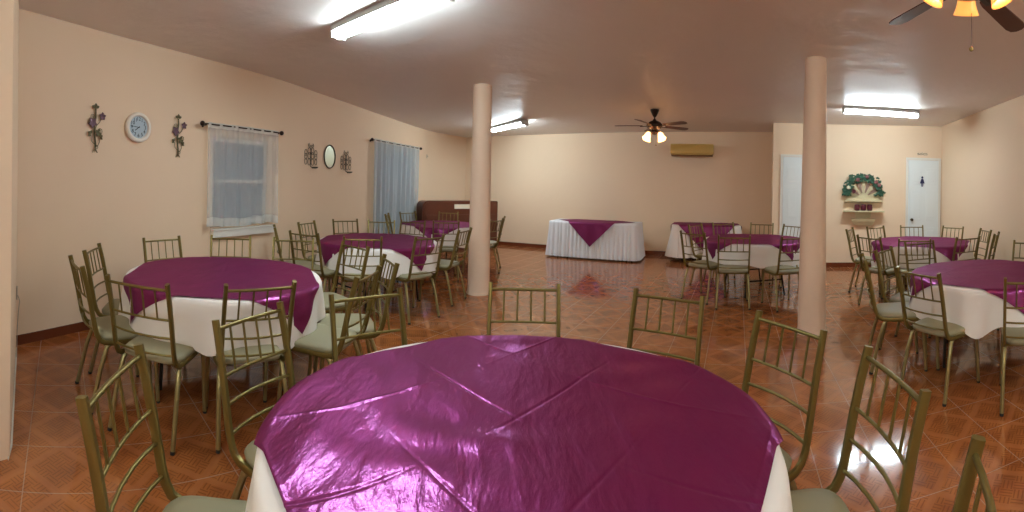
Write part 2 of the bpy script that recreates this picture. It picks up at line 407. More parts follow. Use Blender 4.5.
# ------------------------------------------------------------------ chairs
def arc(y0, z0, y1, z1, n=6): return None
POST = [(-.302, .920), (-.290, .875), (-.268, .79), (-.248, .70), (-.230, .61), (-.214, .53), (-.200, .485), (-.180, .452), (-.150, .436), (-.10, .430), (.05, .430), (.165, .430)]
def post_y(z):
    for (y0, z0), (y1, z1) in zip(POST, POST[1:]):
        if z1 <= z <= z0: return y0+(y1-y0)*(z0-z)/(z0-z1)
def make_chair():
    root = bpy.data.objects.new('chiavari_chair', None); COL.objects.link(root); root.empty_display_size = .1
    X = .190
    for s in (-1, 1):
        bm = BM(); rsweep(bm, [(s*X, y, z) for y, z in POST], .0105, .0155, .35); obj('back_post', bm, M_gold, root, 50)
        bm = BM()
        sweep(bm, [(s*(X-.012), -.105, .425), (s*(X-.006), -.135, .40), (s*(X+.004), -.175, .28), (s*(X+.014), -.235, .015)], .0140, .0150, 8); sweep(bm, [(s*(X+.0142), -.2365, .016), (s*(X+.015), -.240, 0)], .013, .015, 8, mi=1)
        obj('leg', bm, [M_goldl, M_rubber], root, 50)
        bm = BM()
        sweep(bm, [(s*X, .150, .430), (s*X, .178, .415), (s*(X+.002), .190, .37), (s*(X+.008), .215, .015)], .0140, .0140, 8); sweep(bm, [(s*(X+.008), .2155, .016), (s*(X+.008), .217, 0)], .013, .013, 8, mi=1)
        obj('leg', bm, [M_goldl, M_rubber], root, 50)
    def rail(z, bow, r):
        y = post_y(z); return [(X*t, y - bow*(1-t*t), z+.0*t) for t in (-1, -.6, -.2, .2, .6, 1)]
    bm = BM(); sweep(bm, rail(.885, .012, 0), .0085, .0085, 8, side=(0, 0, 1)); obj('top_rail', bm, M_gold, root, 50)
    for z, bow in ((.715, .018), (.612, .028), (.510, .030)):
        bm = BM(); sweep(bm, rail(z, bow, 0), .0068, .0068, 8, side=(0, 0, 1)); obj('cross_rail', bm, M_gold, root, 50)
    for i in (-1.5, -.5, .5, 1.5):
        x = i*.076; t = x/X; bm = BM(); sweep(bm, [(x, post_y(.885)-.012*(1-t*t), .885), (x, post_y(.715)-.018*(1-t*t), .715)], .0055, .0055, 6); obj('spindle', bm, M_gold, root, 50)
    bm = BM()
    sweep(bm, [(-X+.01, -.12, .425), (X-.01, -.12, .425), (X-.01, .16, .425), (-X+.01, .16, .425), (-X+.01, -.12, .425)], .009, .009, 6, side=(0, 0, 1), cap=False)
    obj('seat_frame', bm, M_gold, root, 50)
    # cushion: trapezoid with soft edge
    bm = BM(); rings = []
    for z, ins in ((.438, .012), (.443, .0), (.462, -.004), (.474, .006), (.482, .035), (.486, .09)):
        ring = []
        for j in range(32):
            a = 2*PI*j/32; cx = math.copysign(abs(math.cos(a))**.42, math.cos(a)); cy = math.copysign(abs(math.sin(a))**.42, math.sin(a))
            w = (.185+.022*(cy+1)/2 - ins); ring.append(bm.verts.new((cx*w, .015+cy*(.195-ins), z)))
        rings.append(ring)
    for r, q in zip(rings, rings[1:]):
        for j in range(32): bm.faces.new((r[j], r[(j+1) % 32], q[(j+1) % 32], q[j]))
    bm.faces.new(rings[0][::-1]); bm.faces.new(rings[-1]); obj('seat', bm, M_seat, root, 60)
    return root
proto = make_chair(); used = []
def put_chair(x, y, face, label, group):
    """x,y: where the middle of the back top stands; face: heading of the seat in degrees"""
    global proto
    f = math.radians(face); d = Vector((math.cos(f), math.sin(f)))
    if not used: r = proto; used.append(1)
    else:
        r = proto.copy(); COL.objects.link(r)
        for c in list(proto.children):
            k = c.copy(); k.parent = r; COL.objects.link(k)
    r.location = (x+d.x*.302, y+d.y*.302, 0); r.rotation_euler = (0, 0, f-PI/2)
    tag(r, label, 'chair', group)

# ------------------------------------------------------------------ round tables with linen and satin squares
R = .728; TT = .745
def wr(th, dz, ph, rnd):
    """horizontal radius of the hanging cloth, dz below the rim"""
    t = min(1, dz/.30)
    f = math.sin(9*th+ph)*.5 + math.sin(14*th+ph*2.3)*.35 + math.sin(5*th+ph*.7)*.3 + .22*math.sin(23*th+ph)*math.sin(2*th+ph)
    return R+.012+.030*t + f*.040*t*(.4+rnd)
def round_table(i, C, rot, side, drop, chairs_ang, label, lc, lo, crease=.35, off=(0, 0), res=72, over=True):
    cx, cy = C; ph = i*1.7
    root = thing('round_table', label, 'table', (cx, cy, 0), math.radians(20*i), 'round banquet tables')
    bm = BM(); lathe(bm, [(R-.006, .722), (R, .726), (R, TT-.004), (R-.006, TT)], 64); obj('tabletop', bm, M_ply, root, 40)
    for sx in (-1, 1):
        for sy in (-1, 1):
            bm = BM(); sweep(bm, [(sx*.42, sy*.20, .72), (sx*.42, sy*.24, .40), (sx*.43, sy*.30, .0)], .013, .013, 8); obj('leg', bm, M_dark, root, 50)
        bm = BM(); sweep(bm, [(sx*.42, -.265, .22), (sx*.42, .265, .22)], .010, .010, 8); obj('crossbar', bm, M_dark, root, 50)
    # linen
    bm = BM(); n = 180; rings = []
    prof = [(0.02, 0), (.3, 0), (.55, 0), (R-.03, 0), (R-.008, -.001)]
    for r, z in prof: rings.append([bm.verts.new((r*math.cos(2*PI*j/n), r*math.sin(2*PI*j/n), TT+.004+z)) for j in range(n)])
    m = 12
    for k in range(m+1):
        ring = []
        for j in range(n):
            th = 2*PI*j/n; dr = drop + .02*math.sin(4*th+ph*1.3) + .012*math.sin(7*th+ph)
            for ca in chairs_ang:
                a = (th-math.radians(ca)+PI) % (2*PI)-PI; w = math.exp(-(a/.30)**4)
                dr = dr*(1-w) + min(dr, .258)*w
            t = k/m; dz = dr*t; rad = wr(th, dz, ph, .5)
            if k == 0: rad = R+.004
            ring.append(bm.verts.new((rad*math.cos(th), rad*math.sin(th), TT-.003-dz)))
        rings.append(ring)
    for r, q in zip(rings, rings[1:]):
        for j in range(n): bm.faces.new((r[j], r[(j+1) % n], q[(j+1) % n], q[j]))
    bm.faces.new(rings[0][::-1])
    o = obj('tablecloth', bm, M_white, None, True); o.location = (cx, cy, 0); tag(o, lc, 'tablecloth', 'white tablecloths')
    if not over: return
    # satin square, laid flat, its corners falling over the rim; fold creases from storage
    bm = BM(); N = res*2; a = side/2; g = []
    cr_, sr_ = math.cos(math.radians(rot)), math.sin(math.radians(rot)); rng = random.Random(i)
    ph1, ph2 = rng.uniform(0, 6), rng.uniform(0, 6)
    for p in range(N+1):
        row = []
        for q in range(N+1):
            u = -a+2*a*p/N; v = -a+2*a*q/N
            x = off[0]+u*cr_-v*sr_; y = off[1]+u*sr_+v*cr_; rho = math.hypot(x, y); th = math.atan2(y, x)
            h = 0
            for w, o2 in ((u, 0), (v, .02)):
                k = (w-o2)/crease; e = abs(k-round(k))*crease; sgn = (-1, .8, -.7)[round(k) % 3]*(.55+.45*math.sin(7*(u+v)+round(k)))
                h += sgn*.0034*math.exp(-(e/.0055)**2) + .0012*math.exp(-(e/.05))
            h += .0026*math.sin(31*u+9*v+3*math.sin(7*v))*math.exp(-((u+.25)/.3)**2) *.6 if i == 1 else 0
            h += .0030*math.sin(9*u+4*v+ph1)*math.sin(5*v-3*u+ph2) + .0018*math.sin(23*u+2.5*math.sin(6*v+ph1))*math.sin(11*v+ph2)
            z0 = TT+.0105
            if rho < R-.01: X_, Y_, Z_ = x, y, z0+max(h, -.0035)
            else:
                dz = rho-(R-.01); rr = wr(th, max(dz-.02, 0), ph, .5)+.010 + .010*min(1, dz/.1)*math.sin(16*th+ph)
                k = min(1, dz/.025); rad = (R-.01)+(rr-(R-.01))*math.sin(k*PI/2); Z_ = z0+max(h, -.0035)*(1-k)-dz*(k*.8+.2) ; X_, Y_ = rad*math.cos(th), rad*math.sin(th)
            row.append(bm.verts.new((X_, Y_, Z_)))
        g.append(row)
    for p in range(N):
        for q in range(N): bm.faces.new((g[p][q], g[p+1][q], g[p+1][q+1], g[p][q+1]))
    o = obj('satin_overlay', bm, M_satin, None, True); o.location = (cx, cy, 0); tag(o, lo, 'table overlay', 'purple satin overlays')

G = {1: 'chairs round the front table', 2: 'chairs round the table by the clock wall', 3: 'chairs round the middle table', 7: 'chairs round the table by the brown cabinet',
     4: 'chairs round the table behind the near column', 5: 'chairs round the table by the restroom door', 6: 'chairs round the table at the side wall'}
CEN = {1: (.044, 1.292), 2: (-2.013, 2.553), 3: (-1.624, 5.096), 4: (3.42, 5.40), 5: (5.22, 3.70), 6: (3.567, 1.727), 7: (-1.22, 7.55)}
pre = 'gold chair '
CH = {
1: [(88, 1.12, None, 'gold chair straight across the front table from the camera'),
    (47, 1.14, None, 'gold chair beyond the front table rim, next one clockwise from the centred chair'),
    (9, 1.08, None, 'gold chair at the front table standing between it and the near column'),
    (-23, 1.11, None, 'gold chair at the front table with the bluish floor reflection seen through its back'),
    (-55, 1.16, None, 'gold chair of which only one post top shows in the bottom corner'),
    (-152, 1.16, None, 'large gold chair nearest the outlet wall, its back slanting to the front table'),
    (170, 1.08, None, 'gold chair at the front table overlapping the clock wall table'),
    (135, 1.06, None, 'gold chair beyond the front table, before the crowded chair backs')],
2: [(166, .95, None, 'gold chair against the clock wall, framed by bare wall below the clock'),
    (124, .97, None, 'gold chair standing directly under the window sill'),
    (90, 1.09, -65, 'gold chair behind the clock wall table, just past the short sheer curtain'),
    (57, 1.22, None, 'tilted gold chair between the clock wall table and the middle table'),
    (21, 1.24, -150, 'gold chair seen edge-on with its seat drawn out from the clock wall table'),
    (-2, 1.16, None, 'gold chair with its bare seat under the hanging satin tip'),
    (-40, 1.0, None, 'gold chair in front of the clock wall table with its back to the front table'),
    (-77, 1.09, 108, 'gold chair turned towards the clock wall table with its whole leg in view'),
    (-110, 1.12, None, 'gold chair seen edge-on nearest the outlet wall, at the clock wall table'),
    (-142, 1.03, None, 'gold chair in the corner behind the edge-on chair')],
3: [(-148, 1.28, 33, 'thin edge-on gold chair just beyond the short sheer curtain'),
    (-118, 1.12, 80, 'gold chair at the near wall side of the middle table, back to the camera'),
    (173, 1.08, None, 'gold chair between the middle table and the wall with the iron scrolls'),
    (134, 1.11, None, 'gold chair below the second iron scroll, behind the middle table'),
    (105, .98, None, 'gold chair before the blue curtain at the middle table'),
    (81, 1.15, None, 'gold chair between the middle table and the cabinet table'),
    (-81, 1.02, 112, 'gold chair centred in front of the middle table, back to the camera'),
    (-39, 1.0, None, 'gold chair in front of the satin tip of the middle table'),
    (11, 1.08, 163, 'gold chair at the middle table leaning beside the far column')],
7: [(143, .98, None, 'far gold chair between the blue curtain and the cabinet table'),
    (188, 1.0, None, 'gold chair seen edge-on before the blue curtain at the cabinet table'),
    (92, 1.0, None, 'gold chair standing right in front of the brown cabinet'),
    (-78, 1.2, None, 'gold chair before the cabinet table, showing its back against the satin'),
    (-2, 1.10, None, 'gold chair just past the far column, the farther of the edge-on pair'),
    (-30, 1.14, None, 'gold chair just past the far column, the nearer of the edge-on pair')],
4: [(-165, 1.18, 30, 'gold chair at the open floor side of the table behind the near column'),
    (124, 1.03, None, 'gold chair before the hanging satin corner of the far corner table'),
    (89, 1.02, None, 'gold chair between the corner table and the table behind the near column'),
    (50, .98, None, 'gold chair backed by the bare wall edge beside the white door'),
    (14, .92, None, 'gold chair standing in front of the white door beside the near column'),
    (-134, 1.19, 62, 'gold chair with its back to the camera, first in front of the column table'),
    (-98, 1.24, None, 'gold chair with its back to the camera, touching the near column outline')],
5: [(87, .98, None, 'gold chair standing below the shelf ornament'),
    (46, .98, None, 'gold chair directly in front of the restroom door'),
    (4, 1.0, None, 'gold chair on the bare wall past the restroom door'),
    (-38, 1.04, None, 'gold chair at the restroom table closest to the side wall'),
    (-74, 1.12, None, 'slanting gold chair at the restroom table, overlapping the side wall chair'),
    (-111, 1.07, None, 'gold chair between the restroom table and the side wall table'),
    (-149, 1.19, -320, 'gold chair in front of the restroom table, back to the camera, against the linen'),
    (121, 1.11, None, 'outermost gold chair towards the shelf ornament, seen edge-on'),
    (-179, 1.2, None, 'gold chair at the restroom table nearest the near column')],
6: [(69, 1.24, None, 'gold chair behind the side wall table, crossing the restroom table linen'),
    (107, 1.09, None, 'gold chair behind the side wall table, half hidden by the chair with the green seat'),
    (137, 1.18, None, 'gold chair whose pale green seat shows beside the side wall table'),
    (176, 1.08, None, 'gold chair in front of the side wall table, first from the near column'),
    (-141, 1.18, 26, 'gold chair cut by the picture edge in front of the side wall table'),
    (5, 1.2, None, 'gold chair at the side wall, beyond the side wall table')]}
TB = {  # rot of the satin square, its side, linen drop, labels
1: (46.5, 1.412, .33, 'front round table nearest the camera under purple satin', 'white cloth peeping out round the front table', 'large creased purple satin square covering the front table'),
2: (33, 1.37, .33, 'round table beside the clock wall', 'white cloth hanging from the clock wall table', 'purple satin square on the table beside the clock wall'),
3: (11, 1.38, .31, 'round table in the middle of the window wall side', 'white cloth on the middle table before the far column', 'purple satin square on the middle table before the far column'),
4: (55, 1.36, .31, 'round table behind the near column', 'white cloth on the table behind the near column', 'purple satin square on the table behind the near column'),
5: (25, 1.38, .32, 'round table before the restroom door', 'white cloth on the table before the restroom door', 'bright magenta gleaming satin square on the restroom door table'),
6: (4, 1.40, .35, 'round table beside the side wall', 'cream white cloth hanging from the side wall table', 'purple satin square with grid creases on the side wall table'),
7: (45, 1.40, .33, 'round table before the brown cabinet', 'white cloth on the table before the brown cabinet', 'purple satin square on the table before the brown cabinet')}
for i in (1, 2, 3, 4, 5, 6, 7):
    rot, side, drop, l0, l1, l2 = TB[i]; cx, cy = CEN[i]
    for ang, rho, face, lab in CH[i]:
        a = math.radians(ang); put_chair(cx+rho*math.cos(a), cy+rho*math.sin(a), ang+180 if face is None else face, lab, G[i])
    R = .748 if i == 1 else .728      # the front table is a little wider
    round_table(i, CEN[i] if i != 1 else (.044, 1.305), rot, side, drop, [c[0] for c in CH[i]], l0, l1, l2, res=150 if i == 1 else 60, off=(0, 0))

# ------------------------------------------------------------------ long tables by the back wall
def long_table(cx, cy, ang, L, Wd, label, lc, lo, pleat, sq, drop_z, lname):
    A = math.radians(ang); h = .745
    root = thing('folding_table', label, 'table', (cx, cy, 0), A, 'long folding tables')
    boxobj('tabletop', (-L/2+.035, L/2-.035, -Wd/2+.035, Wd/2-.035, h-.04, h), M_ply, root)
    for sx in (-1, 1):
        for sy in (-1, 1):
            bm = BM(); sweep(bm, [(sx*(L/2-.2), sy*(Wd/2-.1), h-.04), (sx*(L/2-.2), sy*(Wd/2-.06), 0)], .013, .013, 8); obj('leg', bm, M_dark, root)
    # linen / skirt: rounded rectangle path
    rc = .07; path = []
    for (ox, oy, a0) in ((L/2-rc, Wd/2-rc, 0), (-L/2+rc, Wd/2-rc, 90), (-L/2+rc, -Wd/2+rc, 180), (L/2-rc, -Wd/2+rc, 270)):
        for k in range(7):
            a = math.radians(a0+90*k/6); path.append(Vector((ox+rc*math.cos(a), oy+rc*math.sin(a), 0)))
    path.append(path[0].copy()); seg = []; tot = 0
    for a, b in zip(path, path[1:]): seg.append((tot, a, b)); tot += (b-a).length
    n = int(tot/.012); rings = []
    def P(s):
        s %= tot
        for t0, a, b in reversed(seg):
            if s >= t0-1e-9 and (b-a).length > 1e-9: q = a+(b-a)*((s-t0)/(b-a).length); d = (b-a).normalized(); return q, Vector((d.y, -d.x, 0))
    nw = int(round(tot/pleat))
    levels = [(0, 0, 0)]+[(z, o, 1) for z, o in ((.006, .008), (.05, .010), (.2, .014), (.4, .024), (h-drop_z, .055))]
    rng = random.Random(int(L*100)); jit = [rng.uniform(-.25, .25) for _ in range(nw)]
    for dz, o, on in levels:
        ring = []
        for j in range(n):
            s = tot*j/n; q, nn = P(s); w = s/tot*nw; k = w+jit[int(w) % nw]*math.sin(PI*(w % 1))
            amp = (.003+.020*min(1, dz/.5))*on*(pleat/.09)**.7
            f = amp*(math.sin(2*PI*k)+.25*math.sin(4*PI*k+1)+.0)
            flare = .06*min(1, dz/.6)*(1 if pleat > .12 and (abs(q.x) > L/2-.12) else .3)
            q = q+nn*(o+f+flare*on); ring.append(bm_v(q, h+.004-dz))
        rings.append(ring)
    bm = BM()
    R_ = [[bm.verts.new(v) for v in r] for r in rings]
    for r, q in zip(R_, R_[1:]):
        for j in range(n): bm.faces.new((r[j], r[(j+1) % n], q[(j+1) % n], q[j]))
    bm.faces.new(R_[0])
    o = obj(lname, bm, M_skirt if pleat < .12 else M_white, None, 60); o.location = (cx, cy, 0); o.rotation_euler = (0, 0, A); tag(o, lc, 'tablecloth', 'white tablecloths')
    # satin square turned 45 degrees
    bm = BM(); N = 96; a = sq/2; g = []; hw = Wd/2; hl = L/2
    for p in range(N+1):
        row = []
        for q in range(N+1):
            u = -a+2*a*p/N; v = -a+2*a*q/N; x = (u-v)*.70711; y = (u+v)*.70711
            e = .0025*math.exp(-(abs(u)/.02)) + .0025*math.exp(-(abs(v)/.02)) + .002*math.sin(13*u+3*v)*math.sin(8*v)
            z = h+.012+e; ov = abs(y)-hw; X_, Y_ = x, y
            if ov > 0: Y_ = math.copysign(hw+.030+.035*min(1, ov/.5)+.022+.006*math.sin(22*x), y) if ov > .02 else y+math.copysign(ov*1.6, y); z = h+.012-ov
            ox = abs(x)-hl
            if ox > 0: X_ = math.copysign(hl+min(.05, ox*1.5), x); z = min(z, h+.012-ox)
            row.append(bm.verts.new((X_, Y_, z)))
        g.append(row)
    for p in range(N):
        for q in range(N): bm.faces.new((g[p][q], g[p+1][q], g[p+1][q+1], g[p][q+1]))
    o = obj('satin_overlay', bm, M_satin, None, True); o.location = (cx, cy, 0); o.rotation_euler = (0, 0, A); tag(o, lo, 'table overlay', 'purple satin overlays')
def bm_v(q, z): return (q.x, q.y, z)
long_table(1.78, 8.92, -27, 1.86, .72, 'long table by the back wall hidden under a pleated white skirt', 'pleated white skirt round the long table at the back wall', 'purple satin square with a point down the pleated skirt', .085, 1.20, .03, 'table_skirt')
long_table(3.93, 8.08, -24, 1.36, .70, 'long table in the far corner under a loose white cloth', 'loose white cloth on the far corner table', 'purple satin square over the far corner table', .30, 1.30, .10, 'tablecloth')

# ------------------------------------------------------------------ brown cabinet
cab = thing('wooden_cabinet', 'dark reddish brown wooden cabinet with rounded corner behind the far column', 'cabinet', (-1.10, 9.475, 0), math.atan2(1.05, 1.54))
def rounded_slab(w0, w1, y0, y1, z0, z1, r):
    bm = BM(); pts = [(w0, z0), (w1, z0)]
    for k in range(7): a = PI/2*k/6; pts.append((w1-.03+.03*math.cos(a), z1-.03+.03*math.sin(a)))
    for k in range(9): a = PI/2+PI/2*k/8; pts.append((w0+r+r*math.cos(a), z1-r+r*math.sin(a)))
    f = [bm.verts.new((x, y0, z)) for x, z in pts]; b = [bm.verts.new((x, y1, z)) for x, z in pts]
    bm.faces.new(f); bm.faces.new(b[::-1])
    for i in range(len(pts)): bm.faces.new((f[i], f[(i+1) % len(pts)], b[(i+1) % len(pts)], b[i]))
    return bm
obj('body', rounded_slab(-.94, .94, .0, .36, .08, 1.10, .13), M_wood, cab)
obj('front_panel', rounded_slab(-.90, .91, -.015, -.001, .12, 1.07, .11), M_wood, cab)
for k in range(3): boxobj('door', (-.86+k*.585, -.86+k*.585+.565, -.032, -.016, .14, .80), M_wood, cab)
boxobj('plinth', (-.90, .90, .02, .34, 0, .079), M_wood, cab)
bm = BM(); box(bm, -.19, .20, -.020, -.0165, .93, 1.03); o = obj('paper_note', bm, M_paper); o.matrix_world = Matrix.Translation(cab.location) @ Matrix.Rotation(cab.rotation_euler.z, 4, 'Z'); tag(o, 'blank pale strip of paper on the brown cabinet front', 'paper note')

# ------------------------------------------------------------------ curtains
def curtain(P, s0, s1, zt, zb, off, nf, amp, mats, label, hemdz, wave, group):
    bm = BM(); n = int((s1-s0)/.012); rows = []; zs = [zt, zt-.03, zt-.06]+[zt-.06-(zt-.06-zb-hemdz)*k/8 for k in range(1, 9)]+[zb+hemdz*.5, zb]
    for iz, z in enumerate(zs):
        row = []; t = (zt-z)/(zt-zb)
        for j in range(n+1):
            x = j/n; s = s0+(s1-s0)*x; k = x*nf; f = math.sin(2*PI*k+1.2*math.sin(k*1.1))*amp*(.45+.55*t)+.3*amp*math.sin(2*PI*k*2.3+t*2)
            p, tt = walk(P, s); nn = Vector((-tt.y, tt.x)); q = p-nn*(off+f)
            zz = z + (wave*(math.sin(9*x+1)+.6*math.sin(23*x))*t if wave else 0)
            row.append(bm.verts.new((q.x, q.y, zz)))
        rows.append(row)
    for i, (a, b) in enumerate(zip(rows, rows[1:])):
        for j in range(n):
            f = bm.faces.new((a[j], a[j+1], b[j+1], b[j])); f.material_index = 1 if i >= len(zs)-3 or i < 2 else 0
    o = obj('curtain', bm, mats, None, True); tag(o, label, 'curtain', group)
def rod(P, s0, s1, z, off, label):
    root = thing('curtain_rod', label, 'curtain rod', (0, 0, 0), 0, 'curtain rods'); a, _ = walk(P, s0); b, _ = walk(P, s1)
    M0, M1 = at(P, s0, z, off), at(P, s1, z, off); p0, p1 = M0.translation, M1.translation; d = (p1-p0).normalized(); root.location = (p0.x, p0.y, z)
    rel = lambda v: v-root.location
    pts = [rel(at(P, s0+(s1-s0)*k/10, z, off).translation) for k in range(11)]
    bm = BM(); sweep(bm, pts, .009, .009, 8, side=(0, 0, 1)); obj('pole', bm, M_bronze, root, 50)
    for p, sg in ((pts[0], -1), (pts[-1], 1)):
        bm = BM(); bmesh.ops.create_uvsphere(bm, u_segments=12, v_segments=8, radius=.030, matrix=Matrix.Translation(p+d*sg*.028)); obj('finial', bm, M_bronze, root, True)
    for s in (s0+.03, s1-.03):
        bm = BM(); sweep(bm, [rel(at(P, s, z-.012, off).translation), rel(at(P, s, z-.012, .002).translation)], .008, .008, 8, side=(0, 0, 1)); lathe(bm, [(.022, 0), (.022, .006)], 12, rel(at(P, s, z-.012, .008).translation), axis='y'); obj('bracket', bm, M_bronze, root, 50)
rod(LEFT, 2.21, 3.46, 2.10, .085, 'dark curtain rod over the short sheer curtain')
curtain(LEFT, 2.26, 3.43, 2.12, .915, .085, 6, .028, [M_sheer, M_sheer_hem], 'short white sheer curtain over the window above the chairs', .10, .012, 'voile curtains')
rod(LEFT, 5.98, 8.00, 2.245, .085, 'dark curtain rod over the pale blue curtain')
curtain(LEFT, 6.03, 7.93, 2.27, .12, .085, 8, .034, [M_bluec, M_sheer_hem], 'long pale blue curtain beside the brown cabinet', .03, 0, 'voile curtains')

# ------------------------------------------------------------------ wall ornaments
def on_wall(o, P, s, z, off=0): o.matrix_world = at(P, s, z, off)
# clock
ck = thing('wall_clock', 'round white wall clock between the two metal vines', 'clock'); on_wall(ck, LEFT, 1.366, 1.99)
bm = BM(); lathe(bm, [(.150, -.002), (.155, -.020), (.152, -.040), (.140, -.050), (.122, -.048), (.112, -.034), (.112, -.024), (.05, -.0235)], 48, axis='y'); obj('rim', bm, M_rim, ck, 40)
bm = BM(); lathe(bm, [(.1115, -.0245), (.1115, -.0275)], 40, axis='y'); obj('dial', bm, M_face, ck)
bm = BM()
for k in range(1, 13):
    a = PI/2-2*PI*k/12
    o = text('numeral', str(k), .052, M_black, None, Matrix.Translation((.084*math.cos(a), -.029, .084*math.sin(a))) @ FACE, .001); me = o.data.copy(); me.transform(o.matrix_basis); bm.from_mesh(me); bpy.data.objects.remove(o); bpy.data.meshes.remove(me)
obj('numeral_lettering', bm, M_black, ck)
for nm, a, l, w in (('hour_hand', 233, .055, .0042), ('minute_hand', 276, .088, .003)):
    t = math.radians(90-a); d = Vector((math.cos(t), 0, math.sin(t))); bm = BM(); sweep(bm, [-d*.015+Vector((0, -.032, 0)), d*l+Vector((0, -.032, 0))], w, .001, 6, side=(-d.z, 0, d.x)); obj(nm, bm, M_black, ck)
# metal vines
def leaf(bm, x, z, r, rot, n=3, mi=0, y=-.02):
    for k in range(n):
        a = rot+(k-(n-1)/2)*(2*PI/n if n > 3 else 1.15); c, s = math.cos(a), math.sin(a); pts = []
        for t, w in ((0, .0), (.35, .32), (.65, .30), (1, 0), (.65, -.30), (.35, -.32)): pts.append((x+r*(t*c-w*s), z+r*(t*s+w*c)))
        f = [bm.verts.new((px, y-.004-.004*(i % 3 == 1), pz)) for i, (px, pz) in enumerate(pts)]; b = [bm.verts.new((px, y, pz)) for px, pz in pts]
        bm.faces.new(f).material_index = mi; bm.faces.new(b[::-1]).material_index = mi
        for i in range(6): bm.faces.new((f[i], f[(i+1) % 6], b[(i+1) % 6], b[i])).material_index = mi
def curl(bm, x, z, r, a0, turns, w=.0028, y=-.018, sg=1):
    pts = []
    for k in range(17): t = k/16; a = a0+sg*turns*2*PI*t; rr = r*(1-.75*t); pts.append((x+rr*math.cos(a), y, z+rr*math.sin(a)))
    sweep(bm, pts, w, w, 6, side=(0, 1, 0))
def vine(s, z, label, m=1):
    root = thing('metal_vine', label, 'wall ornament', group='metal vines beside the clock'); on_wall(root, LEFT, s, z); y = -.018
    bm = BM()
    for dx in (-.004, .006): sweep(bm, [(dx+.002, y, -.21), (dx, y, -.13), (dx-.012, y, -.04), (dx-.012, y, .05), (dx+.004, y, .13), (dx+.0, y, .20)], .0045, .0045, 6, side=(0, 1, 0))
    sweep(bm, [(-.012, y, -.03), (.01, y, .03), (.05, y, .07), (.075, y, .12)], .0035, .0035, 6, side=(0, 1, 0))
    sweep(bm, [(.0, y, -.15), (.03, y, -.16), (.05, y, -.12), (.045, y, -.08)], .0035, .0035, 6, side=(0, 1, 0))
    sweep(bm, [(.0, y, -.15), (-.04, y, -.12), (-.05, y, -.06)], .003, .003, 6, side=(0, 1, 0))
    curl(bm, -.035, .115, .028, 0, 1.3); curl(bm, .055, -.02, .03, PI/2, 1.2, sg=-1); sweep(bm, [(.0, -.002, .0), (.0, y, .0)], .006, .006, 6); curl(bm, .02, -.17, .02, PI, 1)
    for dx in (-.03, -.012, .018, .03): sweep(bm, [(0, y, -.18), (dx, y, -.225)], .003, .003, 5, side=(0, 1, 0))
    obj('stem', bm, M_olive, root, 50)
    for x_, z_, r_, a_, n_, mm in ((.0, .205, .045, PI/2, 3, M_olive), (.082, .13, .042, PI/2, 5, M_purpv), (-.035, .06, .055, 2.2, 5, M_purpv), (.03, -.03, .045, .4, 4, M_olive), (-.055, -.05, .038, 2.6, 3, M_olive), (.05, -.075, .040, .6, 3, M_olive)):
        bm = BM(); leaf(bm, x_, z_, r_, a_, n_); obj('leaf' if mm is M_olive else 'flower', bm, mm, root)
vine(.853, 1.935, 'bronze metal vine ornament between the room corner and the clock')
vine(1.89, 1.930, 'bronze metal vine ornament between the clock and the short sheer curtain')
# iron scroll sconces
def scroll(s, z, label):
    root = thing('scroll_sconce', label, 'wall ornament', group='iron scroll sconces'); on_wall(root, LEFT, s, z); bm = BM(); y = -.015
    for sx in (-1, 1):
        for zz in (-.075, .015, .085):
            pts = [(sx*(.042+.034*math.sin(t)), y, zz+.05*math.cos(t)) for t in [2*PI*k/16 for k in range(17)]]; sweep(bm, pts, .004, .004, 6, side=(0, 1, 0), cap=False)
            pts = [(sx*(.125+.030*math.sin(t)), y, zz*.8-.01+.045*math.cos(t)) for t in [2*PI*k/16 for k in range(17)]]; sweep(bm, pts, .004, .004, 6, side=(0, 1, 0), cap=False)
        curl(bm, sx*.04, .165, .032, PI/2, 1.2, .004, y, -sx)
    sweep(bm, [(0, y, -.15), (0, y, .17)], .005, .005, 6, side=(0, 1, 0)); sweep(bm, [(0, -.002, 0), (0, y, 0)], .006, .006, 6)
    obj('scrollwork', bm, M_iron, root, 50)
    bm = BM(); sweep(bm, [(0, y, -.14), (0, -.05, -.17), (0, -.09, -.165)], .005, .005, 6); lathe(bm, [(.012, -.175), (.045, -.168), (.05, -.15), (.046, -.15), (.040, -.16)], 16, (0, -.09, 0)); obj('candle_cup', bm, M_iron, root, 50)
scroll(4.25, 1.83, 'black iron scroll sconce on the clock side of the oval mirror')
scroll(5.215, 1.79, 'black iron scroll sconce on the blue curtain side of the oval mirror')
mi_ = thing('oval_mirror', 'small oval mirror hanging between the two iron scroll sconces', 'mirror'); on_wall(mi_, LEFT, 4.745, 1.862)
bm = BM(); ring = [(.150*math.cos(t), -.016, .180*math.sin(t)) for t in [2*PI*k/32 for k in range(33)]]; sweep(bm, ring, .010, .010, 8, side=(0, 1, 0), cap=False); obj('frame', bm, M_iron, mi_, True)
bm = BM(); a = [bm.verts.new((.148*math.cos(2*PI*k/32), -.006, .178*math.sin(2*PI*k/32))) for k in range(32)]; b = [bm.verts.new((v.co.x, -.012, v.co.z)) for v in a]; bm.faces.new(a); bm.faces.new(b[::-1])
for k in range(32): bm.faces.new((a[k], a[(k+1) % 32], b[(k+1) % 32], b[k]))
obj('glass', bm, M_mirror, mi_)
bm = BM(); sweep(bm, [(0, -.001, .02), (0, -.02, .0), (0, -.03, .015)], .006, .006, 6); box(bm, -.012, .012, -.006, -.001, -.04, .05, .002); o = obj('wall_hook', bm, M_outlet); on_wall(o, LEFT, 8.47, 2.10); tag(o, 'small hook on the wall past the pale blue curtain', 'hook')
